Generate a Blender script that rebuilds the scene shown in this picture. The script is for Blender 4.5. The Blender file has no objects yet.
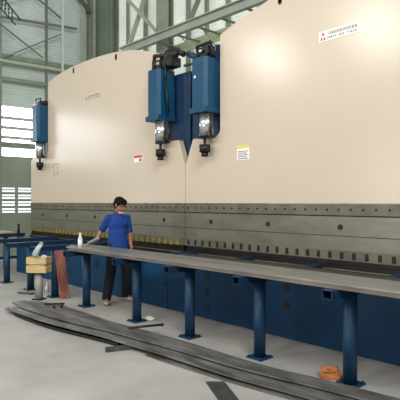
import bpy, bmesh, math, random
from mathutils import Vector, Matrix
random.seed(7)
S = bpy.context.scene
COL = S.collection
PI = math.pi

# ---------------------------------------------------------------- materials
def lin(c):
    return tuple(((v/255)/12.92 if v/255 <= .04045 else ((v/255+.055)/1.055)**2.4) for v in c) + (1,)

def mat(name, rgb, rough=.5, metal=0, vary=.0, scale=6, rgb2=None, bump=0, bscale=60, stretch=None, emit=0, spec=.5, rvary=0, coat=0):
    m = bpy.data.materials.new(name); m.use_nodes = True
    nt = m.node_tree; b = nt.nodes['Principled BSDF']
    b.inputs['Base Color'].default_value = lin(rgb)
    b.inputs['Roughness'].default_value = rough
    b.inputs['Metallic'].default_value = metal
    b.inputs['Specular IOR Level'].default_value = spec
    b.inputs['Coat Weight'].default_value = coat
    if emit:
        b.inputs['Emission Color'].default_value = lin(rgb); b.inputs['Emission Strength'].default_value = emit
    tc = nt.nodes.new('ShaderNodeTexCoord'); mp = nt.nodes.new('ShaderNodeMapping')
    nt.links.new(tc.outputs['Object'], mp.inputs['Vector'])
    if stretch: mp.inputs['Scale'].default_value = stretch
    if vary or rgb2:
        n = nt.nodes.new('ShaderNodeTexNoise'); n.inputs['Scale'].default_value = scale; n.inputs['Detail'].default_value = 6
        n.inputs['Roughness'].default_value = .6
        nt.links.new(mp.outputs['Vector'], n.inputs['Vector'])
        r = nt.nodes.new('ShaderNodeValToRGB')
        r.color_ramp.elements[0].position = .33; r.color_ramp.elements[1].position = .67
        c2 = rgb2 or tuple(max(0, v*(1-vary)) for v in rgb)
        r.color_ramp.elements[0].color = lin(c2); r.color_ramp.elements[1].color = lin(rgb)
        nt.links.new(n.outputs['Fac'], r.inputs['Fac']); nt.links.new(r.outputs['Color'], b.inputs['Base Color'])
        if rvary:
            mr = nt.nodes.new('ShaderNodeMapRange'); mr.inputs['To Min'].default_value = rough-rvary; mr.inputs['To Max'].default_value = rough+rvary
            nt.links.new(n.outputs['Fac'], mr.inputs['Value']); nt.links.new(mr.outputs['Result'], b.inputs['Roughness'])
    if bump:
        n2 = nt.nodes.new('ShaderNodeTexNoise'); n2.inputs['Scale'].default_value = bscale; n2.inputs['Detail'].default_value = 4
        nt.links.new(mp.outputs['Vector'], n2.inputs['Vector'])
        bp = nt.nodes.new('ShaderNodeBump'); bp.inputs['Strength'].default_value = bump; bp.inputs['Distance'].default_value = .01
        nt.links.new(n2.outputs['Fac'], bp.inputs['Height']); nt.links.new(bp.outputs['Normal'], b.inputs['Normal'])
    return m

M = {}
M['concrete'] = mat('concrete', (174,170,164), .62, vary=.14, scale=1.1, bump=.15, bscale=30)
M['cream'] = mat('cream_paint', (200,185,166), .22, vary=.02, scale=.6)
M['blue'] = mat('blue_enamel', (12,72,104), .42, vary=.15, scale=3, spec=.3)
M['bedblue'] = mat('bed_blue_enamel', (10,62,98), .5, vary=.2, scale=2, spec=.25)
M['deep'] = mat('deep_blue_enamel', (17,52,88), .45, vary=.2, scale=3)
M['navy'] = mat('navy_steel_paint', (22,46,76), .45, vary=.2, scale=5, spec=.3)
M['standblue'] = mat('stand_blue_paint', (22,60,90), .45, vary=.25, scale=5, spec=.3)
M['ground'] = mat('ground_steel', (130,128,113), .36, .55, vary=.14, scale=2.2, stretch=(1,1,3), rvary=.08)
M['band'] = mat('dull_steel_band', (116,111,96), .5, .4, vary=.2, scale=5)
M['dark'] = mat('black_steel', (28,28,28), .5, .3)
M['dieblk'] = mat('oily_die_steel', (40,38,35), .45, .5, vary=.3, scale=8)
M['yellow'] = mat('yellow_paint', (142,126,50), .6, vary=.25, scale=12)
M['bright'] = mat('bright_rod_steel', (196,198,200), .22, .9)
M['strip'] = mat('mill_steel', (152,150,147), .38, .55, vary=.16, scale=4, stretch=(.6,4,1), rvary=.08)
M['strip2'] = mat('brown_mill_steel', (132,122,112), .45, .45, vary=.25, scale=4, stretch=(.6,4,1))
M['plate'] = mat('dark_plate_steel', (66,62,57), .55, .4, vary=.25, scale=2.5, stretch=(.7,3,1))
M['floorplate'] = mat('scaled_hot_rolled_steel', (132,130,127), .5, .3, rgb2=(74,71,68), scale=3, stretch=(.6,2.6,1), bump=.05, bscale=20)
M['barsteel'] = mat('flat_bar_steel', (88,88,86), .5, .4, vary=.3, scale=9)
M['sheet'] = mat('galvanised_cladding', (206,216,210), .6, 0, vary=.08, scale=1.2)
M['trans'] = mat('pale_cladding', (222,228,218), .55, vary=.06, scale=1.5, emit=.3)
M['greensheet'] = mat('green_grey_cladding', (128,142,122), .6, vary=.1, scale=1)
M['lowwall'] = mat('green_grey_plaster', (146,154,136), .7, vary=.06, scale=1)
M['frame'] = mat('grey_green_paint', (134,144,124), .5, vary=.12, scale=3)
M['framelt'] = mat('pale_green_paint', (172,180,160), .5, vary=.1, scale=3)
M['framedk'] = mat('dark_green_paint', (84,94,78), .55, vary=.12, scale=3)
M['rod'] = mat('brace_rod_paint', (110,112,102), .5)
M['whitepole'] = mat('white_pole_paint', (205,208,198), .5)
M['day'] = mat('daylight_pane', (244,250,255), .4, emit=6.5)
M['vent'] = mat('vent_daylight', (238,244,246), .4, emit=1.1)
M['slat'] = mat('grey_slat', (170,172,166), .6)
M['white'] = mat('white_vinyl', (236,232,224), .5)
M['red'] = mat('red_print', (196,66,72), .5)
M['yel'] = mat('yellow_print', (214,204,96), .5)
M['grey'] = mat('grey_print', (120,120,122), .5)
M['ink'] = mat('dark_print', (58,60,64), .5)
M['skin'] = mat('skin', (150,104,80), .55, vary=.06, scale=20)
M['hair'] = mat('black_hair', (20,15,13), .75, vary=.4, scale=60, spec=.15)
M['shirt'] = mat('royal_blue_cotton', (8,58,134), .9, vary=.12, scale=14, bump=.25, bscale=18)
M['trouser'] = mat('dark_navy_cloth', (16,18,28), .9, vary=.2, scale=12, bump=.25, bscale=16)
M['shoe'] = mat('grey_shoe', (168,160,146), .7)
M['sole'] = mat('pale_sole', (110,105,98), .8)
M['glove'] = mat('grey_knit_glove', (150,148,142), .9, vary=.2, scale=50)
M['mask'] = mat('white_mask', (232,226,226), .8)
M['collar'] = mat('dark_red_trim', (120,44,70), .8)
M['crate'] = mat('pale_timber', (206,180,128), .7, vary=.18, scale=5, stretch=(1,1,6))
M['plank'] = mat('reddish_timber', (158,100,86), .7, rgb2=(118,66,58), scale=5, stretch=(3,3,.5))
M['board'] = mat('tan_board', (196,172,140), .7, vary=.12, scale=8)
M['post'] = mat('grey_pipe_paint', (150,152,142), .55, vary=.12, scale=8)
M['orange'] = mat('orange_brown_wood', (190,118,62), .75, rgb2=(150,84,40), scale=14, bump=.4, bscale=40)
M['bottle'] = mat('milky_plastic', (212,218,222), .3)
M['film'] = mat('crumpled_clear_film', (188,198,202), .18, spec=.8)
M['scrap'] = mat('white_scrap', (225,225,220), .7)

# ---------------------------------------------------------------- mesh helpers
class MB:
    def __init__(s): s.bm = bmesh.new(); s.mi = 0
    def _fin(s, faces, smooth=False):
        for f in faces:
            f.material_index = s.mi; f.smooth = smooth
    def box(s, a, b, rot=None, piv=None):
        c = [(a[i]+b[i])/2 for i in range(3)]; d = [abs(b[i]-a[i]) for i in range(3)]
        m = Matrix.Translation(c) @ Matrix.Diagonal((*d, 1))
        if rot is not None:
            p = Vector(piv if piv is not None else c)
            m = Matrix.Translation(p) @ rot.to_4x4() @ Matrix.Translation(-p) @ m
        r = bmesh.ops.create_cube(s.bm, size=1, matrix=m)
        s._fin({f for v in r['verts'] for f in v.link_faces}); return s
    def bar(s, p, q, w, h, up=(0,0,1)):
        p = Vector(p); q = Vector(q); d = (q-p); L = d.length; z = d.normalized()
        x = Vector(up).cross(z)
        if x.length < 1e-4: x = Vector((1,0,0)).cross(z)
        x.normalize(); y = z.cross(x)
        m = Matrix.Translation((p+q)/2) @ Matrix((x, y, z)).transposed().to_4x4() @ Matrix.Diagonal((w, h, L, 1))
        r = bmesh.ops.create_cube(s.bm, size=1, matrix=m)
        s._fin({f for v in r['verts'] for f in v.link_faces}); return s
    def cyl(s, p, q, r1, r2=None, seg=24, caps=True):
        p = Vector(p); q = Vector(q); d = q-p; r2 = r1 if r2 is None else r2
        m = Matrix.Translation((p+q)/2) @ d.to_track_quat('Z', 'Y').to_matrix().to_4x4()
        r = bmesh.ops.create_cone(s.bm, cap_ends=caps, segments=seg, radius1=r1, radius2=r2, depth=d.length, matrix=m)
        fs = {f for v in r['verts'] for f in v.link_faces}
        for f in fs: f.material_index = s.mi; f.smooth = len(f.verts) == 4
        return s
    def ball(s, c, r, sc=(1,1,1), rot=None, u=20, v=12):
        m = Matrix.Translation(c)
        if rot is not None: m = m @ rot.to_4x4()
        m = m @ Matrix.Diagonal((r*sc[0], r*sc[1], r*sc[2], 1))
        q = bmesh.ops.create_uvsphere(s.bm, u_segments=u, v_segments=v, radius=1, matrix=m)
        s._fin({f for w in q['verts'] for f in w.link_faces}, True); return s
    def tube(s, pts, r, seg=10):
        for a, b in zip(pts, pts[1:]): s.cyl(a, b, r, seg=seg)
        for p in pts[1:-1]: s.ball(p, r, u=seg, v=6)
        return s
    def cap(s, p, q, r1, r2):
        s.cyl(p, q, r1, r2, 16); s.ball(p, r1, u=16, v=10); s.ball(q, r2, u=16, v=10); return s
    def prism(s, pts, y0, y1):                     # outline in (x, z), thickness along y
        a = [s.bm.verts.new((x, y0, z)) for x, z in pts]; b = [s.bm.verts.new((x, y1, z)) for x, z in pts]
        n = len(pts); fs = [s.bm.faces.new(a), s.bm.faces.new(b[::-1])]
        for i in range(n): fs.append(s.bm.faces.new((a[i], b[i], b[(i+1) % n], a[(i+1) % n])))
        s._fin(fs); bmesh.ops.recalc_face_normals(s.bm, faces=fs); return s
    def ribbon(s, rows, th):                        # rows of (x, yfront, yback, z): a flat strip of thickness th
        top = []
        for x, yf, yb, z in rows:
            top.append([s.bm.verts.new(p) for p in ((x, yf, z+th), (x, yb, z+th), (x, yb, z), (x, yf, z))])
        fs = []
        for A, B in zip(top, top[1:]):
            for i in range(4): fs.append(s.bm.faces.new((A[i], A[(i+1) % 4], B[(i+1) % 4], B[i])))
        fs.append(s.bm.faces.new(top[0])); fs.append(s.bm.faces.new(top[-1][::-1]))
        s._fin(fs); bmesh.ops.recalc_face_normals(s.bm, faces=fs); return s
    def build(s, name, mats, root=None, parent=None, bevel=0, voxel=0, smooth=0, xf=None):
        me = bpy.data.meshes.new(name)
        if xf is not None: bmesh.ops.transform(s.bm, matrix=xf, verts=s.bm.verts)
        if root is not None:
            o = root
            while o.parent: o = o.parent
            bmesh.ops.translate(s.bm, vec=-o.location, verts=s.bm.verts)
        s.bm.to_mesh(me); s.bm.free()
        for m in (mats if isinstance(mats, (list, tuple)) else [mats]): me.materials.append(m)
        ob = bpy.data.objects.new(name, me); COL.objects.link(ob)
        if root is not None: ob.parent = root
        if voxel:
            md = ob.modifiers.new('r', 'REMESH'); md.mode = 'VOXEL'; md.voxel_size = voxel; md.use_smooth_shade = True
            if smooth:
                sm = ob.modifiers.new('s', 'SMOOTH'); sm.iterations = smooth; sm.factor = .5
            dg = bpy.context.evaluated_depsgraph_get()
            nm = bpy.data.meshes.new_from_object(ob.evaluated_get(dg)); ob.modifiers.clear(); ob.data = nm
            if not nm.materials:
                for m in (mats if isinstance(mats, (list, tuple)) else [mats]): nm.materials.append(m)
            nm.polygons.foreach_set('use_smooth', [True]*len(nm.polygons))
        if bevel:
            md = ob.modifiers.new('bevel', 'BEVEL'); md.width = bevel; md.segments = 2; md.limit_method = 'ANGLE'; md.angle_limit = .7
        return ob

def tag(o, label=None, cat=None, group=None, kind=None):
    if label: o['label'] = label
    if cat: o['category'] = cat
    if group: o['group'] = group
    if kind: o['kind'] = kind
    return o
def empty(name, loc, label, cat, group=None):
    o = bpy.data.objects.new(name, None); o.empty_display_size = .1; COL.objects.link(o); o.location = loc
    return tag(o, label, cat, group)
def copy_tree(o, parent=None):
    c = o.copy(); COL.objects.link(c); c.parent = parent
    for ch in list(o.children): copy_tree(ch, c)
    return c
def struct(o): o['kind'] = 'structure'; return o

# ================================================================= SETTING
floor = MB().box((-19,-12,-.2),(8,13,0)).build('floor', M['concrete']); struct(floor)

# gable wall on the left: runs from corner C leftwards (parameter s), slightly off square
C = Vector((-15.5, 9.42, 0)); W = Vector((.094, .996, 0)).normalized(); N = Vector((W.y, -W.x, 0))
RW = Matrix((N, W, Vector((0,0,1)))).transposed()
def wp(s, z, off=0): return C - W*s + N*off + Vector((0,0,z))
def wbox(mb, s0, s1, z0, z1, o0, o1):
    a = Vector((o0, -s1, z0)); b = Vector((o1, -s0, z1))
    m = Matrix.Translation(C) @ RW.to_4x4()
    c = (a+b)/2; d = b-a
    r = bmesh.ops.create_cube(mb.bm, size=1, matrix=m @ Matrix.Translation(c) @ Matrix.Diagonal((*d, 1)))
    mb._fin({f for v in r['verts'] for f in v.link_faces}); return mb
WZ0, WZ1, WS0, WS1 = 3.08, 4.68, 2.0, 10.2           # clerestory window
VZ0, VZ1, VS0, VS1 = 1.24, 2.12, 2.30, 3.30          # ventilation blocks
DS0, DS1, DZ = 11.35, 12.0, 2.3                      # bright doorway further along
ml = MB()
wbox(ml, 0, WS0, 2.9, WZ1, -.2, 0); wbox(ml, WS1, 16, 2.9, WZ1, -.2, 0)
wbox(ml, WS0, WS1, 2.9, WZ0, -.2, 0)
wbox(ml, 0, VS0, 0, 2.9, -.2, 0); wbox(ml, VS1, DS0, 0, 2.9, -.2, 0); wbox(ml, DS1, 16, 0, 2.9, -.2, 0)
wbox(ml, VS0, VS1, 0, VZ0, -.2, 0); wbox(ml, VS0, VS1, VZ1, 2.9, -.2, 0); wbox(ml, DS0, DS1, DZ, 2.9, -.2, 0)
struct(ml.build('wall_left', M['lowwall']))
def ribbed(length, z0, z1, fn, pitch=.10, depth=.014):
    mb = MB(); z = z0; prof = []
    while z < z1:
        prof += [(z, 0), (z+pitch*.55, 0), (z+pitch*.68, depth), (z+pitch*.88, depth)]; z += pitch
    prev = None
    for z, o in prof:
        row = [mb.bm.verts.new(fn(0, z, o)), mb.bm.verts.new(fn(length, z, o))]
        if prev: mb.bm.faces.new((prev[0], prev[1], row[1], row[0]))
        prev = row
    return mb
ribbed(16, WZ1, 12, lambda s, z, o: wp(s, z, o)).build('wall_left_cladding', M['sheet'])
struct(bpy.data.objects['wall_left_cladding'])
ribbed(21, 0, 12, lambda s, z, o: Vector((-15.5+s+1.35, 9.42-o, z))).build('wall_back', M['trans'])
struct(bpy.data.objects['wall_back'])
cb = MB(); cb.box((-15.5,9.36,0),(-14.1,9.46,12))
for x in (-15.2,-14.95,-14.7,-14.45): cb.box((x,9.31,0),(x+.1,9.36,12))
struct(cb.build('wall_back_corner', M['greensheet']))

w1 = struct(wbox(MB(), WS0, WS1, WZ0, WZ1, -.17, -.13).build('window_1', M['day']))
for i, z in enumerate((4.30, 3.99, 3.68)):
    wbox(MB(), WS0, WS1, z-.05, z+.05, -.1, -.04).build('slat', M['slat'], w1)
mu = MB(); wbox(mu, WS0, WS1, 3.34, 3.52, -.12, .06); mu.build('mullion', M['frame'], w1)
fr = MB()
for s in (WS0, 4.2, 6.2, 8.2, WS1-.06): wbox(fr, s, s+.06, WZ0, WZ1, -.1, 0)
fr.build('window_frame', M['slat'], w1)
w2 = struct(wbox(MB(), VS0, VS1, VZ0, VZ1, -.17, -.14).build('window_2', M['vent']))
vb = MB()
nrow = 8; hh = (VZ1-VZ0)/nrow
for i in range(nrow+1):
    z = VZ0+i*hh; t = .075 if i % 2 == 0 else .03
    wbox(vb, VS0, VS1, z-t/2 if i else VZ0, z+t/2 if i < nrow else VZ1, -.13, .0)
wbox(vb, (VS0+VS1)/2-.03, (VS0+VS1)/2+.03, VZ0, VZ1, -.12, .005)
vb.build('block_frame', M['lowwall'], w2)
d1 = struct(wbox(MB(), DS0, DS1, 0, DZ, -.17, -.13).build('door_1', M['day']))

# gable wall framing: posts, girts, brace rods
def sbar(name, a, b, w, h, m, off=.25):
    o = MB().bar(wp(*a, off), wp(*b, off), w, h).build(name, m); return struct(o)
sbar('trim_1', (3.39, 0), (3.39, 11), .08, .08, M['frame'])
sbar('trim_2', (1.93, 4.6), (1.93, 11), .07, .06, M['rod'])
sbar('trim_3', (1.42, 4.6), (1.42, 11), .06, .06, M['whitepole'], .35)
sbar('trim_4', (12, 6.17), (.4, 6.17), .12, .14, M['frame'], .2)
sbar('trim_5', (12, 6.0), (.4, 6.0), .12, .1, M['framelt'], .3)
sbar('trim_6', (12, 5.47), (.9, 5.47), .1, .12, M['frame'], .22)
sbar('trim_7', (4.6, 7.28), (.9, 7.50), .07, .07, M['rod'], .3)
sbar('trim_8', (3.9, 7.42), (2.06, 6.31), .04, .04, M['rod'], .3)
sbar('trim_9', (3.3, 6.1), (1.42, 7.22), .04, .04, M['rod'], .32)
sbar('trim_10', (3.1, 8.7), (1.42, 7.72), .05, .05, M['rod'], .3)
sbar('trim_11', (4.4, 7.35), (2.3, 8.35), .05, .05, M['rod'], .34)
sbar('trim_12', (1.1, 8.9), (.40, 8.15), .1, .12, M['framedk'], .3)
sbar('trim_13', (.62, 0), (.62, 11), .1, .14, M['framelt'], .2)
sbar('trim_14', (.36, 0), (.36, 11), .12, .2, M['frame'], .2)

# back wall posts, column, braces, crane runway
k = 15
for x, w_, m in ((-14.15,.10,'framedk'),(-13.45,.09,'frame'),(-12.5,.13,'frame'),(-11.35,.11,'frame'),(-10.5,.13,'frame'),(-9.75,.1,'frame'),(-8.95,.12,'frame'),(-7.9,.12,'frame'),(-6.8,.12,'frame'),(-5.6,.12,'frame')):
    struct(MB().box((x-w_/2,9.28,0),(x+w_/2,9.36,11.5)).build('trim_%d' % k, M[m])); k += 1
colm = MB(); X0, X1 = -10.08, -9.62
colm.box((X0,7.85,0),(X1,7.88,11.5)); colm.box((X0,8.02,0),(X1,8.05,11.5)); colm.box(((X0+X1)/2-.02,7.88,0),((X0+X1)/2+.02,8.02,11.5))
struct(colm.build('steel_column', M['frame']))
M['wal'] = mat('yellow_green_paint', (196,198,160), .5, vary=.08, scale=3)
for a, b, m, w_ in (((-12.75,8.7,5.9),(-11.3,8.7,8.2),'framelt',.13), ((-13.2,8.6,8.4),(-10.9,8.6,6.25),'framelt',.12), ((-10.0,8.8,6.2),(-9.0,8.8,7.6),'frame',.12)):
    struct(MB().bar(a, b, .06, w_, (0,1,0)).build('diagonal_brace', M[m]))
M['rwy'] = mat('grey_beam_paint', (158,162,148), .5, vary=.1, scale=3)
g = MB(); g.box((-11.1,7.46,5.5),(2,7.5,5.68)); g.box((-11.1,7.40,5.66),(2,7.56,5.69)); g.box((-11.1,7.42,5.48),(2,7.54,5.5))
struct(g.build('crane_runway_beam', M['rwy']))
g = MB(); g.box((-10.4,8.18,5.36),(2,8.24,5.60))
struct(g.build('walkway_beam', M['wal']))
for i in range(8):
    x = -9.55+i*.72
    b = MB().box((x-.04,7.5,5.47),(x+.04,8.18,5.49)); b.cyl((x,7.62,5.47),(x+.16,8.0,5.02),.016,seg=8)
    struct(b.build('runway_bracket', M['frame']))

# ================================================================= PRESS BRAKES
KS = 1.073                       # press front stands at y = 5.15
YF = 5.15
def ram(x, z): return (x*KS, 1.62+(z-1.62)*KS)
def arc(c, r, a0, a1, n=6): return [(c[0]+r*math.cos(math.radians(a0+(a1-a0)*i/n)), c[1]+r*math.sin(math.radians(a0+(a1-a0)*i/n))) for i in range(n+1)]

left_out = [(-10.655,1.60),(-5.485,1.60),(-5.485,2.15),(-5.63,2.535)] + [(-6.06,2.545)] + arc((-6.08,2.66),.11,270,180) + \
    [(-6.19,3.955),(-6.40,4.02),(-6.62,4.085),(-6.85,4.14),(-7.1,4.18),(-7.4,4.215),(-7.75,4.24),(-8.1,4.255),(-8.5,4.255),(-8.9,4.245),(-9.25,4.22),(-9.55,4.18),(-9.84,4.12),(-9.84,2.74)] + \
    arc((-9.95,2.72),.11,0,-90) + [(-10.40,2.62),(-10.60,2.57),(-10.655,2.50)]
right_out = [(-5.475,1.60),(-.31,1.60),(-.31,2.5),(-.36,2.58),(-.95,2.6),(-1.05,2.7),(-1.05,3.93),(-1.4,4.05),(-1.8,4.14),(-2.3,4.21),(-2.8,4.235),(-3.2,4.215),(-3.55,4.17),(-3.85,4.12),(-4.15,4.055),(-4.5,3.965),(-4.765,3.88),(-4.765,2.64)] + \
    arc((-4.87,2.62),.105,0,-90) + [(-5.31,2.52)] + [(-5.475,2.15)]

def glyphs(mb, x0, z0, w, h, n, y, slope, kind='hanzi'):
    cw = w/n
    for i in range(n):
        cx = x0+i*cw; q = z0+slope*(cx-x0)
        if kind == 'hanzi':
            for zz in (.08, .48, .88): mb.box((cx+cw*.08, y-.002, q+h*zz-h*.05), (cx+cw*.82, y, q+h*zz+h*.05))
            for xx in random.sample((.12, .42, .72), 2): mb.box((cx+cw*xx, y-.002, q), (cx+cw*(xx+.1), y, q+h*.9))
        else:
            if i in (5, 9): continue
            mb.box((cx+cw*.1, y-.002, q), (cx+cw*.3, y, q+h)); mb.box((cx+cw*.3, y-.002, q+h*(.1+.7*random.random())-h*.1), (cx+cw*.75, y, q+h*.9))

def press(side):
    L = side == 'left'
    x0, x1 = (-11.433, -5.886) if L else (-5.874, -.333)
    root = empty('press_brake', ((x0+x1)/2, 5.6, 0),
        'large cream press brake with yellow tool clamps, behind the worker, left of the seam' if L else
        'large cream press brake with red logo nameplate, dark clamp bolts, right of the seam', 'press brake', 'tandem press brakes')
    # cream ram panel
    pts = [ram(*p) for p in (left_out if L else right_out)]
    rp = MB().prism(pts, YF, YF+.11).build('ram_panel', M['cream'], root, bevel=.006)
    for x, z in (((-8.758,4.165),(-7.283,4.115)) if L else ((-3.748,4.05),)):
        X, Zz = ram(x, z); sl = MB().cyl((X,YF-.004,Zz-.03),(X,YF+.0,Zz-.03),.03,seg=16).cyl((X,YF-.004,Zz+.03),(X,YF,Zz+.03),.03,seg=16).box((X-.03,YF-.004,Zz-.03),(X+.03,YF,Zz+.03))
        sl.build('lifting_slot', M['dark'], rp)
    # stickers
    if L:
        X0, Z0 = ram(-8.33,3.545)
        np = MB(); xa, za = ram(-8.05,3.555); wx, hz = .56, .088
        rot = Matrix.Rotation(math.radians(0), 3, 'Y')
        np = MB().box((xa-wx/2,YF-.003,za-hz/2),(xa+wx/2,YF,za+hz/2)).build('nameplate', M['cream'], root)
        lt = MB(); glyphs(lt, xa-wx/2+.11, za+.005, .42, .032, 9, YF-.003, 0); glyphs(lt, xa-wx/2+.11, za-.035, .42, .02, 14, YF-.003, 0, 'l'); lt.build('lettering', M['grey'], np)
        lg = MB().prism([(xa-wx/2+.01,za-.04),(xa-wx/2+.07,za-.04),(xa-wx/2+.04,za+.03)], YF-.006, YF-.003).build('logo', M['grey'], np)
        xa, za = ram(-6.63,2.325)
        wl = MB().box((xa-.13,YF-.003,za-.062),(xa+.13,YF,za+.062)).build('warning_label', M['white'], root)
        MB().box((xa-.125,YF-.006,za+.012),(xa+.125,YF-.003,za+.058)).build('heading_band', M['red'], wl)
        MB().box((xa+.02,YF-.005,za-.05),(xa+.11,YF-.003,za-.004)).build('fine_print', M['grey'], wl)
        xa, za = ram(-9.48,2.295)
        pl = MB()
        for (a, b, c, d) in ((-.1,.1,.11,.12),(-.1,.1,-.12,-.11),(-.1,-.09,-.12,.12),(.09,.1,-.12,.12)): pl.box((xa+a,YF-.003,za+c),(xa+b,YF,za+d))
        pl.build('cover_outline', M['band'], root)
    else:
        xa, za = ram(-2.955,3.463); wx, hz = .525, .125
        np = MB().box((xa-wx/2,YF-.004,za-hz/2),(xa+wx/2,YF,za+hz/2)).build('nameplate', M['white'], root)
        lt = MB(); glyphs(lt, xa-.13, za+.004, .375, .038, 10, YF-.004, 0); lt.build('lettering', M['ink'], np)
        lt = MB(); glyphs(lt, xa-.145, za-.045, .385, .03, 15, YF-.004, 0, 'l'); lt.build('lettering', M['grey'], np)
        lx = xa-wx/2+.06
        lg = MB().prism([(lx-.022,za+.01),(lx+.022,za+.01),(lx,za+.05)], YF-.008, YF-.004)
        lg.prism([(lx-.036,za-.045),(lx-.004,za-.045),(lx-.02,za-.002)], YF-.008, YF-.004); lg.prism([(lx+.004,za-.045),(lx+.036,za-.045),(lx+.02,za-.002)], YF-.008, YF-.004)
        lg.build('logo', M['red'], np)
        xa, za = ram(-4.345,2.255)
        wl = MB().box((xa-.115,YF-.003,za-.1),(xa+.115,YF,za+.1)).build('warning_label', M['white'], root)
        MB().box((xa-.12,YF-.006,za+.065),(xa+.12,YF-.003,za+.105)).build('heading_band', M['yel'], wl)
        fp = MB()
        for i in range(5): fp.box((xa-.095,YF-.005,za-.085+i*.025),(xa+.1-.03*(i % 2),YF-.003,za-.074+i*.025))
        fp.build('fine_print', M['grey'], wl)
    # steel beam under the cream panel: three bands with seams, bolts and holes
    zt = 1.595; zb = .945
    rb = MB(); rb.box((x0,YF-.012,1.465),(x1,YF+.1,zt)); rb.mi = 1
    rb.box((x0,YF+.004,1.45),(x1,YF+.1,1.465)); rb.mi = 2
    rb.box((x0,YF,1.228),(x1,YF+.1,1.45)); rb.mi = 1; rb.box((x0,YF+.006,1.22),(x1,YF+.1,1.228)); rb.mi = 2
    rb.box((x0,YF,1.06),(x1,YF+.1,1.22)); rb.mi = 0; rb.box((x0,YF-.02,zb),(x1,YF+.1,1.06))
    rb.mi = 1
    x = x0+.08
    while x < x1: rb.cyl((x,YF-.018,1.53),(x,YF-.01,1.53),.014,seg=10); x += .155
    bx = (-10.07,-9.02,-7.97,-6.97,-5.965) if L else (-4.94,-3.935,-2.93,-1.93,-.93)
    for q in bx:
        X, Zz = ram(q, 1.348); rb.cyl((X,YF-.006,Zz),(X,YF+.0,Zz),.033,seg=18)
    rb.build('ram_beam', [M['band'], M['dark'], M['ground']], root)
    # tool clamps
    x = x0+.1; n = 0
    lim = x1 if L else -1.6
    while x < lim-.05:
        c = MB()
        if L:
            c.box((x-.03,YF-.05,zb-.0),(x+.03,YF-.02,zb+.03))
            c.prism([(x-.026,zb+.03),(x+.026,zb+.03),(x+.005,zb+.095),(x-.005,zb+.095)], YF-.045, YF-.022)
            c.build('tool_clamp', M['yellow'], root)
        else:
            c.box((x-.02,YF-.028,zb+.02),(x+.02,YF-.02,zb+.095)); c.cyl((x,YF-.036,zb+.04),(x,YF-.02,zb+.04),.014,seg=10)
            c.build('tool_clamp', M['dark'], root)
        x += .1565; n += 1
    MB().prism([(x0+.05,0),(x1-.02,0),(x1-.02,.05),(x0+.05,.05)], YF-.01, YF+.07).build('punch_strip', M['dieblk'], root, xf=Matrix.Translation((0,0,zb-.05)))
    # lower bed, die rail
    bd = MB(); bd.box((x0,4.8,0),(x1,6.4,.765)); bd.mi = 1; bd.box((x0,4.79,.765),(x1,6.4,.797))
    bd.mi = 2
    for q, z in (((-9.0,.5),(-7.9,.5),(-5.945,.385),(-5.945,.56)) if L else ((-5.019,.565),(-5.019,.356),(-5.019,.162),(-3.659,.597),(-3.659,.38),(-2.2,.6))):
        bd.cyl((q,4.793,z),(q,4.80,z),.045,seg=20)
    bd.build('bed', [M['bedblue'], M['plate'], M['dark']], root)
    dr = MB(); dr.box((x0+.05,5.09,.797),(x1,5.4,.85)); dr.box((x0+.05,5.13,.85),(x1,5.32,.892)); dr.mi = 1; dr.box((x0+.05,5.085,.835),(x1,5.09,.85))
    dr.build('die_rail', [M['dieblk'], M['band']], root)
    # side frames and cross member behind the ram
    for a, b in ((x0+.02,x0+.6),(x1-.6,x1-.02)):
        MB().box((a,YF+.13,.92),(b,6.4,3.70)).build('side_frame', M['deep'], root, bevel=.01)
    MB().box((x0+.6,5.9,2.6),(x1-.6,6.3,3.5)).build('cross_member', M['deep'], root)
    # hydraulic cylinders
    sp = ((-10.12,-9.85,3.64,2.95,-9.95),(-6.10,-5.82,3.60,2.91,-5.885)) if L else ((-5.105,-4.815,3.57,2.90,-4.915),(-1.17,-.90,3.6,2.91,-1.05))
    for i, (xa, xb, zt_, zb_, xp) in enumerate(sp):
        xa, zT = ram(xa, zt_); xb, zB = ram(xb, zb_); xp *= KS
        ya, yb = 4.575*KS, YF+.09
        cx = (xa+xb)/2
        ch = .05
        pts = [(xa,yb),(xa,ya+.03),(xa+.03,ya),(xb-ch,ya),(xb,ya+ch),(xb,yb)]
        cv = MB()
        A = [cv.bm.verts.new((x, y, zB)) for x, y in pts]; B = [cv.bm.verts.new((x, y, zT)) for x, y in pts]
        fs = [cv.bm.faces.new(A), cv.bm.faces.new(B[::-1])]+[cv.bm.faces.new((A[j],B[j],B[(j+1) % 6],A[(j+1) % 6])) for j in range(6)]
        bmesh.ops.recalc_face_normals(cv.bm, faces=fs)
        cyl = cv.build('cylinder_housing', M['blue'], root)
        _, zf = ram(0, zb_-.075)
        MB().box((xa-.02,ya-.02,zf),(xb+.02,yb,zB)).build('flange', M['blue'], cyl, bevel=.006)
        _, z1 = ram(0, zb_-.385); _, z2 = ram(0, zb_-.50); _, z3 = ram(0, zb_-.66)
        yp = 4.69*KS
        MB().cyl((xp,yp,z1),(xp,yp,zf),.107,seg=28).build('piston', M['bright'], cyl)
        MB().cyl((xp+.115,yp-.02,z1+.02),(xp+.115,yp-.02,zf),.014,seg=10).cyl((xp-.125,yp-.02,z1-.02),(xp-.125,yp-.02,zf),.012,seg=10).box((xp-.135,yp-.03,z1-.03),(xp+.13,yp+.06,z1)).build('guide_cage', M['dark'], cyl)
        xr = xp-.035
        MB().cyl((xr,yp,z3),(xr,yp,z1),.022,seg=14).build('rod', M['dark'], cyl)
        MB().cyl((xr,yp,z2-.11),(xr,yp,z2),.085,seg=6).cyl((xr,yp,z3),(xr,yp,z2-.11),.052,seg=18).build('rod_nut', M['dieblk'], cyl)
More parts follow.
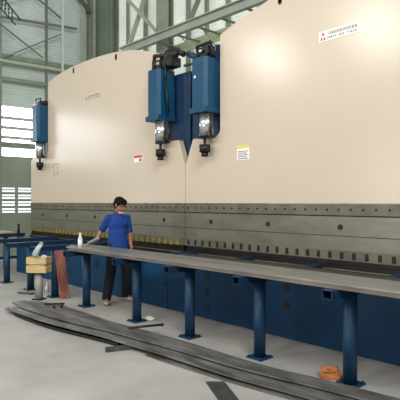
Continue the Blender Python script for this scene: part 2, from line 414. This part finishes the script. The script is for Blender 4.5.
        vb = MB(); vb.box((cx-.06,ya+.1,zT),(cx+.08,yb-.05,zT+.1)); vb.cyl((cx-.1,ya+.2,zT+.07),(cx+.14,ya+.2,zT+.07),.045,seg=14)
        vb.tube([(cx-.1,ya+.08,zT),(cx-.1,ya+.08,zT+.16),(cx+.04,ya+.12,zT+.16),(cx+.04,ya+.12,zT+.1)],.014)
        vb.build('valve_block', M['dark'], cyl)
        if i == 0 and not L:
            q = xa+.09; MB().cyl((q,ya-.004,zT-.27),(q,ya,zT-.27),.02,seg=14).build('sight_dot', M['white'], cyl)
            MB().box((xb-.02,YF-.02,zT+.0),(xb+.03,YF+.06,zT+.2)).build('lug', M['deep'], cyl)
        if i == 0 and L:
            MB().box((xa+.0,ya+.02,zT),(cx-.02,ya+.16,zT+.03)).cyl((cx-.12,ya+.1,zT+.03),(cx-.12,ya+.1,zT+.14),.03,seg=10).build('fitting', M['white'], cyl)
    # pipework beside the seam
    pw = MB()
    if L:
        X, Zt = ram(-5.72,3.60)
        pw.tube([(X-.35,5.0,Zt),(X-.35,5.02,Zt+.26),(X-.1,5.05,Zt+.22),(X+.0,5.1,Zt+.02)],.03)
        pw.tube([(X-.28,5.1,Zt),(X-.25,5.1,Zt+.2),(X+.02,5.15,Zt+.3),(X+.2,5.18,Zt+.2)],.045)
        pw.ball((X-.02,5.1,Zt+.22),.13,(1.2,.8,.8)); pw.box((X-.12,5.0,Zt+.02),(X+.1,5.2,Zt+.16))
        pw.tube([(X-.1,5.05,Zt+.05),(X+.18,5.1,Zt+.03)],.025)
        pw.tube([(X-.02,4.98,Zt+.05),(X+.0,4.97,Zt-.2),(X+.02,5.02,Zt-.72)],.018)
        pw.tube([(X+.05,5.02,Zt-.9),(X+.05,4.98,Zt-1.15)],.03)
        pw.build('pipework', M['dark'], root)
    else:
        X, Zt = ram(-5.2,3.57)
        pw.tube([(X-.26,5.18,Zt+.22),(X-.0,5.12,Zt+.1),(X+.18,5.05,Zt+.02)],.045)
        pw.tube([(X-.26,5.1,Zt+.02),(X+.02,5.08,Zt+.0)],.02)
        pw.build('pipework', M['deep'], root)
        lp = MB(); X, Zt = ram(-4.96,3.57)
        lp.tube([(X-.1,5.0,Zt),(X-.12,5.0,Zt+.2),(X+.14,5.02,Zt+.22),(X+.2,5.06,Zt+.0)],.022); lp.box((X-.02,5.0,Zt+.06),(X+.12,5.14,Zt+.18)); lp.box((X-.1,5.0,Zt+.08),(X+.05,5.06,Zt+.11))
        lp.build('hose_loop', M['dark'], root)
    return root
press('left'); press('right')

# ================================================================= SUPPORT STANDS
def stand(x, y1, label, y0=3.63):
    r = empty('support_stand', (x, 4.0, 0), label, 'support stand', 'blue support stands in front of the presses')
    MB().cyl((x,4.0,.015),(x,4.0,.80),.062,seg=28).build('leg', M['standblue'], r)
    bp = MB().box((x-.1,3.9,0),(x+.1,4.1,.015))
    for sx in (-.08,.08):
        for sy in (-.08,.08): bp.cyl((x+sx,4+sy,.015),(x+sx,4+sy,.03),.012,seg=6)
    bp.build('base_plate', M['standblue'], r)
    t = MB(); h = .048; w = .006
    for a, b in (((x-h,.80),(x+h,.80+w)),((x-h,.88-w),(x+h,.88)),((x-h,.80+w),(x-h+w,.88-w)),((x+h-w,.80+w),(x+h,.88-w))):
        t.box((a[0],y0,a[1]),(b[0],y1,b[1]))
    t.build('cross_tube', M['navy'], r)
    return r
stand(-2.345, 5.07, 'blue pipe stand beside the orange-brown block, nearest the camera')
stand(-3.39, 5.07, 'blue pipe stand behind the short flat bar, second from the nearest stand')
stand(-4.48, 5.07, 'blue pipe stand below the centre seam of the presses, carrying steel flats')
stand(-5.56, 5.07, 'blue pipe stand just to the right of the worker, by the crumpled white scrap')
stand(-6.89, 4.2, 'blue pipe stand just to the left of the worker, under the ends of the flats')
stand(-7.94, 5.07, 'blue pipe stand half hidden by the leaning reddish plank', 3.57)
stand(-8.9, 5.07, 'blue pipe stand just behind the pale wooden crate, with a bare cross tube', 3.57)
stand(-10.0, 5.07, 'blue pipe stand at the left picture edge, with a bare cross tube', 3.57)

# ================================================================= STEEL FLATS ON THE STANDS
def flat(y0, y1, z, xl, xr, th, m, label, skew=.25):
    r = MB(); n = 26; rows = []
    for i in range(n+1):
        t = i/n; x = xl+(xr-xl)*t
        sag = -.004*abs(math.sin((x+.2)*PI/1.08))*0
        wob = .012*math.sin(x*.9+y0*3)*min(1, t*3)
        rows.append((x, y0+wob, y1+wob, z+sag))
    r.ribbon(rows, th)
    for v in r.bm.verts:
        if abs(v.co.x-xl) < 1e-5 and v.co.y > (y0+y1)/2: v.co.x -= skew
    o = r.build('steel_flat', M[m])
    return tag(o, label, 'steel flat', 'steel flats on the blue stands')
T = .017
flat(3.73,3.97,.880,-7.00,-1.0,T,'strip2','long steel flat, bottom of the front stack on the blue stands')
flat(3.745,3.985,.8972,-6.97,-1.0,T,'strip2','long brownish steel flat, middle of the front stack on the blue stands')
flat(3.74,3.975,.9144,-7.05,-1.0,T,'strip','long pale steel flat, topmost of the front stack on the blue stands')
flat(4.01,4.23,.880,-7.1,-1.0,T,'strip2','long steel flat, bottom of the back stack next to the worker')
flat(4.005,4.235,.8972,-7.2,-1.0,T,'strip','long steel flat, middle of the back stack next to the worker')
flat(4.0,4.225,.9144,-7.15,-1.0,T,'strip','long pale steel flat, topmost of the back stack, under the gloved hand')
flat(4.27,4.68,.8803,-5.25,-1.1,.012,'plate','wide dark steel plate lying on the stands between flats and press', .1)

# ================================================================= STRIPS ON THE FLOOR
def lerp(t, x):
    for (xa, ya), (xb, yb) in zip(t, t[1:]):
        if xa <= x <= xb: return ya+(yb-ya)*(x-xa)/(xb-xa)
    return t[0][1] if x < t[0][0] else t[-1][1]
def smooth_at(t, x): return sum(lerp(t, x+d) for d in (-.3,-.2,-.1,0,.1,.2,.3))/7
def floorstrip(name, front, back, zf, x0, x1, th, m, label, n=50):
    rows = []
    for i in range(n+1):
        x = x0+(x1-x0)*i/n
        rows.append((x, smooth_at(front, x), smooth_at(back, x), lerp(zf, x)))
    o = MB().ribbon(rows, th).build(name, M[m], bevel=0)
    return tag(o, label, 'steel strip' if name == 'steel_strip' else 'bar', 'steel strips lying on the floor' if name == 'steel_strip' else None)
ZB = [(-7.4,.035),(-7,.06),(-6,.075),(-5,.068),(-4.6,.056),(-3,.042),(-2,.032),(0,.032)]
ZD = [(-8,.003),(-7,.015),(-6,.02),(-3,.02),(0,.004)]
D_f = [(-8.0,3.38),(-7.7,3.24),(-7.2,3.18),(-6,3.22),(-5,3.33),(-4,3.45),(-3,3.5),(-2,3.62),(0,3.9)]
D_b = [(-8.0,3.40),(-7.9,3.50),(-7.6,3.62),(-7.3,3.72),(-6.5,3.70),(-5.6,3.66),(-5,3.74),(-4,3.77),(-3,3.76),(-2.4,3.85),(0,4.1)]
B_f = [(-7.4,2.92),(-7,2.88),(-6,2.90),(-5.13,3.06),(-4.5,3.15),(-3.9,3.21),(-3.1,3.25),(-2.4,3.37),(0,3.66)]
B_b = [(-7.4,3.06),(-7,3.12),(-6,3.22),(-4.9,3.42),(-4.1,3.50),(-3.2,3.58),(-2.4,3.68),(0,3.98)]
A_f = [(-7.7,3.14),(-7,3.02),(-6,3.04),(-5.1,3.2),(-4.68,3.27),(-3.92,3.36),(-3.03,3.42),(-2.4,3.56),(0,3.86)]
A_b = [(-7.7,3.24),(-7,3.24),(-6,3.30),(-5.1,3.44),(-4.68,3.5),(-3.92,3.58),(-3.03,3.63),(-2.4,3.76),(0,4.04)]
C_f = [(-4.35,3.16),(-3.9,3.17),(-3.07,3.24),(-2.46,3.33),(0,3.6)]
C_b = [(-4.35,3.26),(-3.9,3.36),(-3.1,3.42),(-2.4,3.52),(0,3.82)]
floorstrip('steel_strip', D_f, D_b, ZD, -7.95, -.9, .010, 'floorplate', 'widest dark steel strip on the floor, bottom of the pile, nearest the stands')
sb = floorstrip('steel_strip', B_f, B_b, ZB, -7.35, -.9, .014, 'floorplate', 'long steel strip along the front of the floor pile, lying over the square tube')
floorstrip('steel_strip', A_f, A_b, [(x_, z_+.03) for x_, z_ in ZB], -7.6, -.9, .014, 'floorplate', 'long steel strip topmost in the floor pile, under the thin black rod')
floorstrip('steel_strip', C_f, C_b, [(-4.4,.006),(0,.006)], -4.25, -.9, .012, 'floorplate', 'short steel strip flat on the floor at the pile front, right of the square tube', 36)
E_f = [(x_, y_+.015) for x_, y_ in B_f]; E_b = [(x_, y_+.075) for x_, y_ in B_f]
floorstrip('gap_shade_bar', E_f, E_b, [(-7.3,.002),(0,.002)], -7.0, -4.72, .036, 'dark', 'black bar added as the shade under the front edge of the floor pile')  # dark bar added to stand in for the shaded gap under the strips
et = MB().box((-7.36,2.93,.052),(-7.17,3.02,.0585)).build('glint_tab', M['bright'], sb)  # bright tab added as the highlight on the strip's left tip
et['label'] = 'bright tab added as the glint on the strip end'
# pipe under the strips, rod across them, small tool
p = MB(); a, b = Vector((-4.655,2.93,.036)), Vector((-4.51,3.6,.016))
d = (b-a)
p = MB()
pa = Vector((-4.66,2.93,.0)); pb = Vector((-4.53,3.32,.0))
sq = .0265
p.bar(pa+Vector((0,0,sq)), pb+Vector((0,0,sq)), .053, .053)
pr = empty('square_tube', (-4.6,3.1,0), 'dark square tube poking out from under the floor strips', 'steel tube')
t2 = MB(); R = .024; q0 = Vector((-4.645,2.93,R)); q1 = Vector((-4.51,3.31,R))
p.bm.free()
w = .005
dirv = (q1-q0).normalized(); sd = Vector((dirv.y, -dirv.x, 0))
for off, ww, hh_ in ((Vector((0,0,R-w/2)),2*R,w),(Vector((0,0,-R+w/2)),2*R,w),(sd*(R-w/2),w,2*R-2*w),(-sd*(R-w/2),w,2*R-2*w)):
    t2.bar(q0+off, q1+off, ww, hh_)
t2.build('tube_wall', M['barsteel'], pr)
MB().bar(q0+dirv*.05, q0+dirv*.055, 2*R-2*w, 2*R-2*w).build('end_plug', M['dark'], pr)
rd = MB().cyl((-4.89,3.40,.136),(-4.76,3.80,.130),.014,seg=12).ball((-4.76,3.80,.130),.022)
tag(rd.build('steel_rod', M['dark']), 'thin black steel rod lying across the floor strips', 'steel rod')
tl = empty('l_shaped_key', (-7.1,3.8,.045), 'small black L-shaped tool lying on the floor strips near the crate', 'tool')
MB().tube([(-7.28,3.50,.045),(-7.05,3.70,.06),(-6.92,3.58,.048)],.014).build('shank', M['dark'], tl)
MB().ball((-6.98,3.50,.046),.022,(1.6,1,.7)).build('grip', M['dark'], tl)
fb = MB()
u = Vector((.42,-.237,0)).normalized(); v = Vector((.105,.115,0)).normalized()
c0 = Vector((-3.19,3.15,.006))
cs = [c0+v*.082, c0-v*.082, c0-v*.082+u*1.1, c0+v*.082+u*1.1]
A = [fb.bm.verts.new((q.x,q.y,.001)) for q in cs]; B = [fb.bm.verts.new((q.x,q.y,.013)) for q in cs]
fs = [fb.bm.faces.new(A), fb.bm.faces.new(B)]+[fb.bm.faces.new((A[i],A[(i+1)%4],B[(i+1)%4],B[i])) for i in range(4)]
bmesh.ops.recalc_face_normals(fb.bm, faces=fs)
tag(fb.build('flat_bar', M['barsteel']), 'short dark flat bar lying alone on the open floor at the bottom', 'flat bar')

# orange-brown block by the near stand
ob = MB(); ob.box((-2.63,3.95,0),(-2.47,4.06,.10), Matrix.Rotation(math.radians(40),3,'Z'))
bmesh.ops.subdivide_edges(ob.bm, edges=ob.bm.edges[:], cuts=4, use_grid_fill=True)
for vv in ob.bm.verts:
    vv.co += Vector((random.uniform(-.008,.008), random.uniform(-.008,.008), random.uniform(-.012,.006) if vv.co.z > .02 else 0))
    if vv.co.z > .06: vv.co.z -= .25*max(0, vv.co.x+2.55)
tag(ob.build('wooden_block', M['orange']), 'rough orange-brown block on the floor beside the nearest blue stand', 'block')
def crumple(name, c, r, sc, m, label, cat):
    mb = MB(); q = bmesh.ops.create_icosphere(mb.bm, subdivisions=3, radius=1)
    for vv in mb.bm.verts:
        k_ = 1+random.uniform(-.22,.18); vv.co = Vector((vv.co.x*r*sc[0]*k_, vv.co.y*r*sc[1]*k_, max(-.6, vv.co.z)*r*sc[2]*k_))+Vector(c)
    zmin = min(vv.co.z for vv in mb.bm.verts)
    bmesh.ops.translate(mb.bm, vec=(0,0,c[2]-zmin), verts=mb.bm.verts)
    return tag(mb.build(name, m), label, cat)
crumple('plastic_scrap', (-5.50,4.17,0), .06, (1.2,.9,.5), M['scrap'], 'crumpled white scrap on the floor behind a blue stand base', 'scrap')

# ================================================================= BOTTLES, CRATE, PLANK, TABLE AT THE LEFT
def bottle(x, y, z, h, r, label, capm):
    b = empty('plastic_bottle', (x, y, z), label, 'bottle')
    m = MB(); prof = [(0,r*.9),(.03,r),(.55,r),(.62,r*.92),(.78,r*.45),(.86,r*.4)]
    for (a, ra), (c_, rc) in zip(prof, prof[1:]): m.cyl((x,y,z+a*h),(x,y,z+c_*h),ra,rc,18, caps=True)
    m.build('body', M['bottle'], b)
    MB().cyl((x,y,z+.86*h),(x,y,z+h),r*.42,seg=16).build('cap', M[capm], b)
bottle(-6.80,3.84,.9316,.22,.036,'milky plastic bottle standing on the end of the steel flats','white')
bottle(-8.52,4.14,0,.16,.035,'small white bottle standing on the floor beside the crate post','white')
px_, py_ = -7.905, 3.70
ps = empty('pedestal', (px_,py_,0), 'round grey pipe pedestal holding up the pale wooden crate', 'pedestal')
MB().cyl((px_,py_,.02),(px_,py_,.445),.062,seg=26).build('post', M['post'], ps)
MB().box((px_-.085,py_-.085,0),(px_+.085,py_+.085,.02),Matrix.Rotation(.5,3,'Z')).build('base_plate', M['dark'], ps)
MB().cyl((px_,py_,.445),(px_,py_,.455),.12,seg=24).build('top_plate', M['dark'], ps)
Rz = Matrix.Rotation(math.radians(38),3,'Z'); cc = Vector((px_,py_,.456))
cr = empty('wooden_crate', cc, 'pale two-tier wooden crate resting on the grey pedestal', 'crate')
def cbox(mb, a, b):
    mb.box(Vector(a)+cc, Vector(b)+cc, Rz, cc); return mb
cw, cd = .172, .115
for z0, z1 in ((.0,.115),(.14,.255)):
    sl = MB(); cbox(sl,(-cw,-cd,z0),(cw,-cd+.02,z1)); cbox(sl,(-cw,cd-.02,z0),(cw,cd,z1)); cbox(sl,(-cw,-cd+.02,z0),(-cw+.02,cd-.02,z1)); cbox(sl,(cw-.02,-cd+.02,z0),(cw,cd-.02,z1))
    sl.build('slat_tier', M['crate'], cr, bevel=.004)
for sx in (-cw+.02, cw-.05):
    for sy in (-cd+.02, cd-.05): cbox(MB(),(sx,sy,0),(sx+.03,sy+.03,.255)).build('corner_post', M['crate'], cr)
cbox(MB(),(-cw+.02,-cd+.02,.005),(cw-.02,cd-.02,.20)).build('filling', M['crate'], cr)
# crumpled clear film and a rag on top of the crate
fl = empty('plastic_bag', cc+Vector((-.05,-.02,.2)), 'crumpled clear plastic bag standing up in the pale wooden crate', 'bag')
fm = MB(); fm.cap(cc+Vector((.09,-.10,.315)), cc+Vector((.14,-.03,.48)), .045, .028); 
bmesh.ops.subdivide_edges(fm.bm, edges=fm.bm.edges[:], cuts=1)
for vv in fm.bm.verts: vv.co += Vector([random.uniform(-.012,.012) for _ in range(3)])
fm.build('bag_body', M['film'], fl)
crumple('paper_rag', tuple(cc+Vector((.07,.05,.205))), .06, (1.1,.8,.8), M['scrap'], 'pale crumpled rag lying in the pale wooden crate', 'rag')
# leaning plank
pk = MB(); a = Vector((-7.655,4.04,.0)); b = Vector((-7.85,4.03,.80))
pk.bar(a+Vector((0,0,.012)), b, .17, .028, (1,0,.38))
tag(pk.build('wooden_plank', M['plank'], bevel=.003), 'reddish wooden plank leaning against a blue stand', 'plank')
ft = MB().box((-8.72,3.72,0),(-8.4,3.80,.02),Matrix.Rotation(.4,3,'Z'))
tag(ft.build('scrap_bar', M['barsteel']), 'small grey scrap bar on the floor left of the crate post', 'scrap bar')

wt = empty('work_table', (-12.2,4.4,0), 'dark blue steel work table at the far left behind the stands', 'table')
tp = MB().box((-12.7,3.5,.80),(-11.65,5.1,.88)).build('tabletop', M['navy'], wt)
for x in (-12.62,-11.73):
    for y in (3.6,4.3,5.02): MB().box((x-.05,y-.05,0),(x+.05,y+.05,.80)).build('leg', M['navy'], wt)
MB().box((-11.76,3.6,.28),(-11.70,5.02,.34)).build('rail', M['navy'], wt)
tag(MB().box((-12.6,3.45,.881),(-11.75,4.85,.915)).build('board', M['board']), 'tan board lying on the dark blue work table', 'board')
tag(MB().cyl((-11.72,4.97,.88),(-11.72,4.97,1.10),.03,seg=14).build('peg', M['dark']), 'short black peg standing on the corner of the work table', 'peg')

# hanging perforated cable ladder, top left
cl = empty('cable_ladder', (-9.9,4.0,6.3), 'dark perforated cable ladder hanging down at the top left corner', 'cable ladder')
def chainline(a, b, n):
    a = Vector(a); b = Vector(b); mb = MB(); d = (b-a)/n
    for i in range(n):
        p0 = a+d*i; mb.bar(p0+d*.12, p0+d*.55, .026, .026, (0,1,0))
    mb.bar(a, b, .012, .012, (0,1,0)); return mb
for off in ((0,0),(-.085,-.06)):
    pass
chainline((-11.0,4.0,6.42),(-9.34,4.0,5.10),22).build('rail', M['dark'], cl)
chainline((-11.2,4.0,6.22),(-9.56,4.0,5.06),20).build('rail', M['dark'], cl)
for i in range(9):
    t = i/8; p0 = Vector((-11.0,4.0,6.42)).lerp(Vector((-9.75,4.0,5.42)), t); p1 = Vector((-11.2,4.0,6.22)).lerp(Vector((-9.72,4.0,5.17)), t)
    rg = MB().bar(p0, p1, .012, .012, (0,1,0))
    for j in (.3,.62):
        q = p0.lerp(p1, j); rg.box(q-Vector((.013,.013,.013)), q+Vector((.013,.013,.013)))
    rg.build('rung', M['dark'], cl)
MB().cyl((-11.0,4.0,6.42),(-11.0,4.0,11),.012,seg=8).cyl((-11.2,4.0,6.22),(-11.2,4.0,11),.012,seg=8).build('hanger', M['dark'], cl)

# ================================================================= WORKER
PR = Vector((-6.805, 4.52, 0))
f = Vector((.985,-.17,0)).normalized(); l = Vector((-f.y, f.x, 0))
def J(a, b, z): return PR + f*a + l*b + Vector((0,0,z))
BR = Matrix((f, l, Vector((0,0,1)))).transposed()
hf = Matrix.Rotation(math.radians(26),3,'Z') @ f; hl = Vector((-hf.y, hf.x, 0))
tilt = Matrix.Rotation(math.radians(24), 3, hl)            # nod downwards
HR = tilt @ Matrix((hf, hl, Vector((0,0,1)))).transposed()
HC = J(.075, 0, 1.575)
def Hd(a, b, z): return HC + HR @ Vector((a, b, z))
per = empty('person', PR, 'worker in blue polo shirt and dark trousers looking down, gloved hand on the steel flats', 'person')
def hand(mb, wrist, dirn, side, grow=0, palm_n=Vector((0,0,1))):
    dirn = dirn.normalized(); s = palm_n.cross(dirn).normalized()*side
    pc = wrist+dirn*.055
    rot = Matrix((dirn, s, dirn.cross(s))).transposed()
    mb.ball(pc, 1, (.052+grow,.042+grow,.017+grow), rot)
    for i, (o, L_) in enumerate(((-.03,.062),(-.010,.074),(.011,.07),(.03,.055))):
        a = wrist+dirn*.09+s*o; b = a+dirn*L_*.5+Vector((0,0,-.004)); c = b+dirn*L_*.42+Vector((0,0,-.016))
        mb.cap(a, b, .0095+grow, .009+grow); mb.cap(b, c, .009+grow, .0075+grow)
    a = wrist+dirn*.03-s*.03; b = a+dirn*.035-s*.026; c = b+dirn*.03-s*.004-Vector((0,0,.008))
    mb.cap(a, b, .0125+grow, .011+grow); mb.cap(b, c, .011+grow, .009+grow)
RS, RE, RWr = J(-.01,-.158,1.36), J(-.157,-.22,1.155), J(-.125,-.31,1.02)
LS, LE, LW = J(.0,.158,1.36), J(.02,.20,1.10), J(.17,.15,.93)
RH = (J(-.155,-.42,.985)-RWr)
hips = {1: J(-.01,.09,.90), -1: J(.01,-.09,.90)}
knee = {1: J(-.02,.16,.50), -1: J(.06,-.15,.50)}
ank = {1: J(-.081,.18,.09), -1: J(.016,-.205,.09)}
foot_dir = {1: (f*.9+l*.4).normalized(), -1: (f*.95-l*.3).normalized()}
b = MB()
b.ball(J(0,0,.95), 1, (.115,.155,.13), BR); b.ball(J(0,0,1.10), 1, (.105,.14,.15), BR); b.ball(J(.005,0,1.27), 1, (.115,.165,.17), BR)
b.cap(RS, LS, .058, .058); b.cap(J(0,0,1.38), J(.03,0,1.50), .06, .052)
b.cap(RS, RE, .050, .040); b.cap(RE, RWr, .040, .027); b.cap(LS, LE, .050, .040); b.cap(LE, LW, .040, .027)
hand(b, RWr, RH, -1); hand(b, LW, J(.25,.12,.85)-LW, 1, palm_n=l)
for s in (1,-1):
    b.cap(hips[s], knee[s], .085, .058); b.cap(knee[s], ank[s], .056, .038); b.cap(ank[s], ank[s]+foot_dir[s]*.13-Vector((0,0,.05)), .036, .03)
# head: skull, jaw, nose, lips, ears, brow, eye sockets
b.ball(Hd(-.008,0,.02), 1, (.094,.075,.088), HR); b.ball(Hd(.022,0,-.04), 1, (.068,.058,.072), HR); b.ball(Hd(.05,0,-.092), 1, (.03,.034,.024), HR)
b.cap(Hd(.084,0,.012), Hd(.106,0,-.03), .010, .015); b.ball(Hd(.09,0,-.036),1,(.014,.019,.010),HR)
b.ball(Hd(.081,0,-.064),1,(.012,.024,.007),HR); b.ball(Hd(.078,0,-.075),1,(.012,.021,.007),HR)
b.cap(Hd(.074,-.045,.024), Hd(.082,-.015,.026), .012, .012); b.cap(Hd(.074,.045,.024), Hd(.082,.015,.026), .012, .012)
for s in (1,-1): b.ball(Hd(-.005,s*.077,-.012),1,(.021,.010,.033),HR)
body = b.build('body', M['skin'], per, voxel=.0065, smooth=2)
for s in (1,-1): 
    ey = MB().ball(Hd(.073,s*.031,.004), .0125); ey.build('eye', M['dark'], per)
hr = MB(); hr.ball(Hd(-.018,0,.040), 1, (.103,.087,.088), HR); hr.ball(Hd(-.045,0,-.005), 1, (.07,.080,.085), HR)
for i in range(16):
    t = (i/15-.5)*2; hr.cap(Hd(.05,t*.06,.098-.03*t*t), Hd(.093-.02*abs(t)+random.uniform(-.006,.008),t*.062,.052+random.uniform(-.008,.006)), .024, .012)
for s in (1,-1): hr.cap(Hd(.012,s*.074,.03), Hd(.014,s*.076,-.016), .016, .008)
hr.build('hair', M['hair'], per, voxel=.007, smooth=1)
mk = MB().ball(Hd(.052,.018,-.108), 1, (.036,.046,.022), HR); mk.build('face_mask', M['mask'], per)
sh = MB()
sh.ball(J(.0,0,1.27), 1, (.135,.172,.165), BR); sh.ball(J(0,0,1.12), 1, (.132,.158,.20), BR); sh.cyl(J(0,0,.82), J(0,0,1.0), .176, .160, 28); sh.cyl(J(0,0,1.0), J(0,0,1.15), .160, .142, 28)
sh.cap(RS, LS, .062, .062); sh.cap(J(0,0,1.36), J(.012,0,1.44), .105, .066)
sh.ball(RS, .064); sh.ball(LS, .064)
sh.cyl(RS, RS.lerp(RE,.93), .060, .060, 20); sh.cyl(LS, LS.lerp(LE,.9), .060, .058, 20)
sh.build('polo_shirt', M['shirt'], per, voxel=.0085, smooth=3)
co = MB()
for i in range(20):
    a0 = 2*PI*i/20; a1 = 2*PI*(i+1)/20
    P0 = J(.018+.064*math.cos(a0), .066*math.sin(a0), 1.452-.022*math.cos(a0)); P1 = J(.018+.064*math.cos(a1), .066*math.sin(a1), 1.452-.022*math.cos(a1))
    co.cyl(P0, P1, .013, seg=8)
co.build('collar', M['collar'], per)
MB().ball(J(.128,.075,1.30), 1, (.012,.045,.05), BR).build('chest_pocket', M['shirt'], per)
tr = MB()
tr.ball(J(0,0,.93), 1, (.125,.165,.12), BR); tr.cyl(J(0,0,.90), J(0,0,1.0), .15, .145, 24)
for s in (1,-1):
    tr.cap(hips[s], knee[s], .102, .082); end = ank[s]+Vector((0,0,-.02)); tr.cyl(knee[s], end, .082, .072, 20); tr.ball(knee[s], .082)
tr.build('trousers', M['trouser'], per, voxel=.009, smooth=3)
for s in (1,-1):
    g_ = foot_dir[s]; base = Vector((ank[s].x, ank[s].y, 0)); FR = Matrix((g_, Vector((-g_.y,g_.x,0)), Vector((0,0,1)))).transposed()
    so = MB(); so.ball(base+Vector((0,0,.05)),1,(.06,.043,.05),FR); so.ball(base+g_*.09+Vector((0,0,.037)),1,(.09,.046,.036),FR); so.ball(base+g_*.03+Vector((0,0,.045)),1,(.085,.041,.045),FR)
    so.build('shoe', M['shoe'], per, voxel=.007, smooth=2)
    sl = MB(); sl.ball(base+g_*.055+Vector((0,0,.010)),1,(.13,.048,.010),FR); sl.build('sole', M['sole'], per)
gl = MB(); hand(gl, RWr, RH, -1, .003); gl.cap(RWr-RH.normalized()*.02+Vector((0,0,.012)), RWr+RH.normalized()*.03, .034, .028)
gl.build('glove', M['glove'], per, voxel=.005, smooth=1)

# ================================================================= LIGHT
wd = bpy.data.worlds.new('world'); S.world = wd; wd.use_nodes = True
bg = wd.node_tree.nodes['Background']; bg.inputs['Color'].default_value = (.93,.98,1.0,1); bg.inputs['Strength'].default_value = .40
def area(name, loc, target, sx, sy, power, col=(1,1,1)):
    L_ = bpy.data.lights.new(name, 'AREA'); L_.shape = 'RECTANGLE'; L_.size = sx; L_.size_y = sy; L_.energy = power; L_.color = col
    o = bpy.data.objects.new(name, L_); COL.objects.link(o); o.location = loc
    o.rotation_euler = (Vector(target)-Vector(loc)).to_track_quat('-Z','Y').to_euler(); return o
for i, x in enumerate((-12,-8,-4,0)):
    area('high_fill', (x+1, -3.2, 6.6), (x+1, 4.5, 0), 1.4, 1.4, 150, (1,.96,.90))  # unseen fill lights, added to lift the floor behind the stands
area('front_fill', (-5,-8,1.9), (-5,5,.9), 10, 3.4, 330, (1,.97,.94))  # unseen fill added in front of the presses for the upright faces

area('wall_fill', (5,-1,9), (-14,4,5.5), 4, 4, 1250, (.95,1,.98))  # unseen fill added high on the right to brighten the gable wall
# ================================================================= CAMERA
cam = bpy.data.cameras.new('camera'); co_ = bpy.data.objects.new('camera', cam); COL.objects.link(co_)
cam.sensor_width = 36; cam.lens = 45; cam.clip_end = 100
co_.location = (0,0,1.62); co_.rotation_euler = (PI/2, 0, math.atan2(.7323,.6810)); cam.shift_y = -2/400*-1
S.camera = co_
S.view_settings.view_transform = 'Standard'; S.view_settings.look = 'None'; S.view_settings.gamma = 1; S.view_settings.exposure = 0
S.view_settings.use_curve_mapping = False
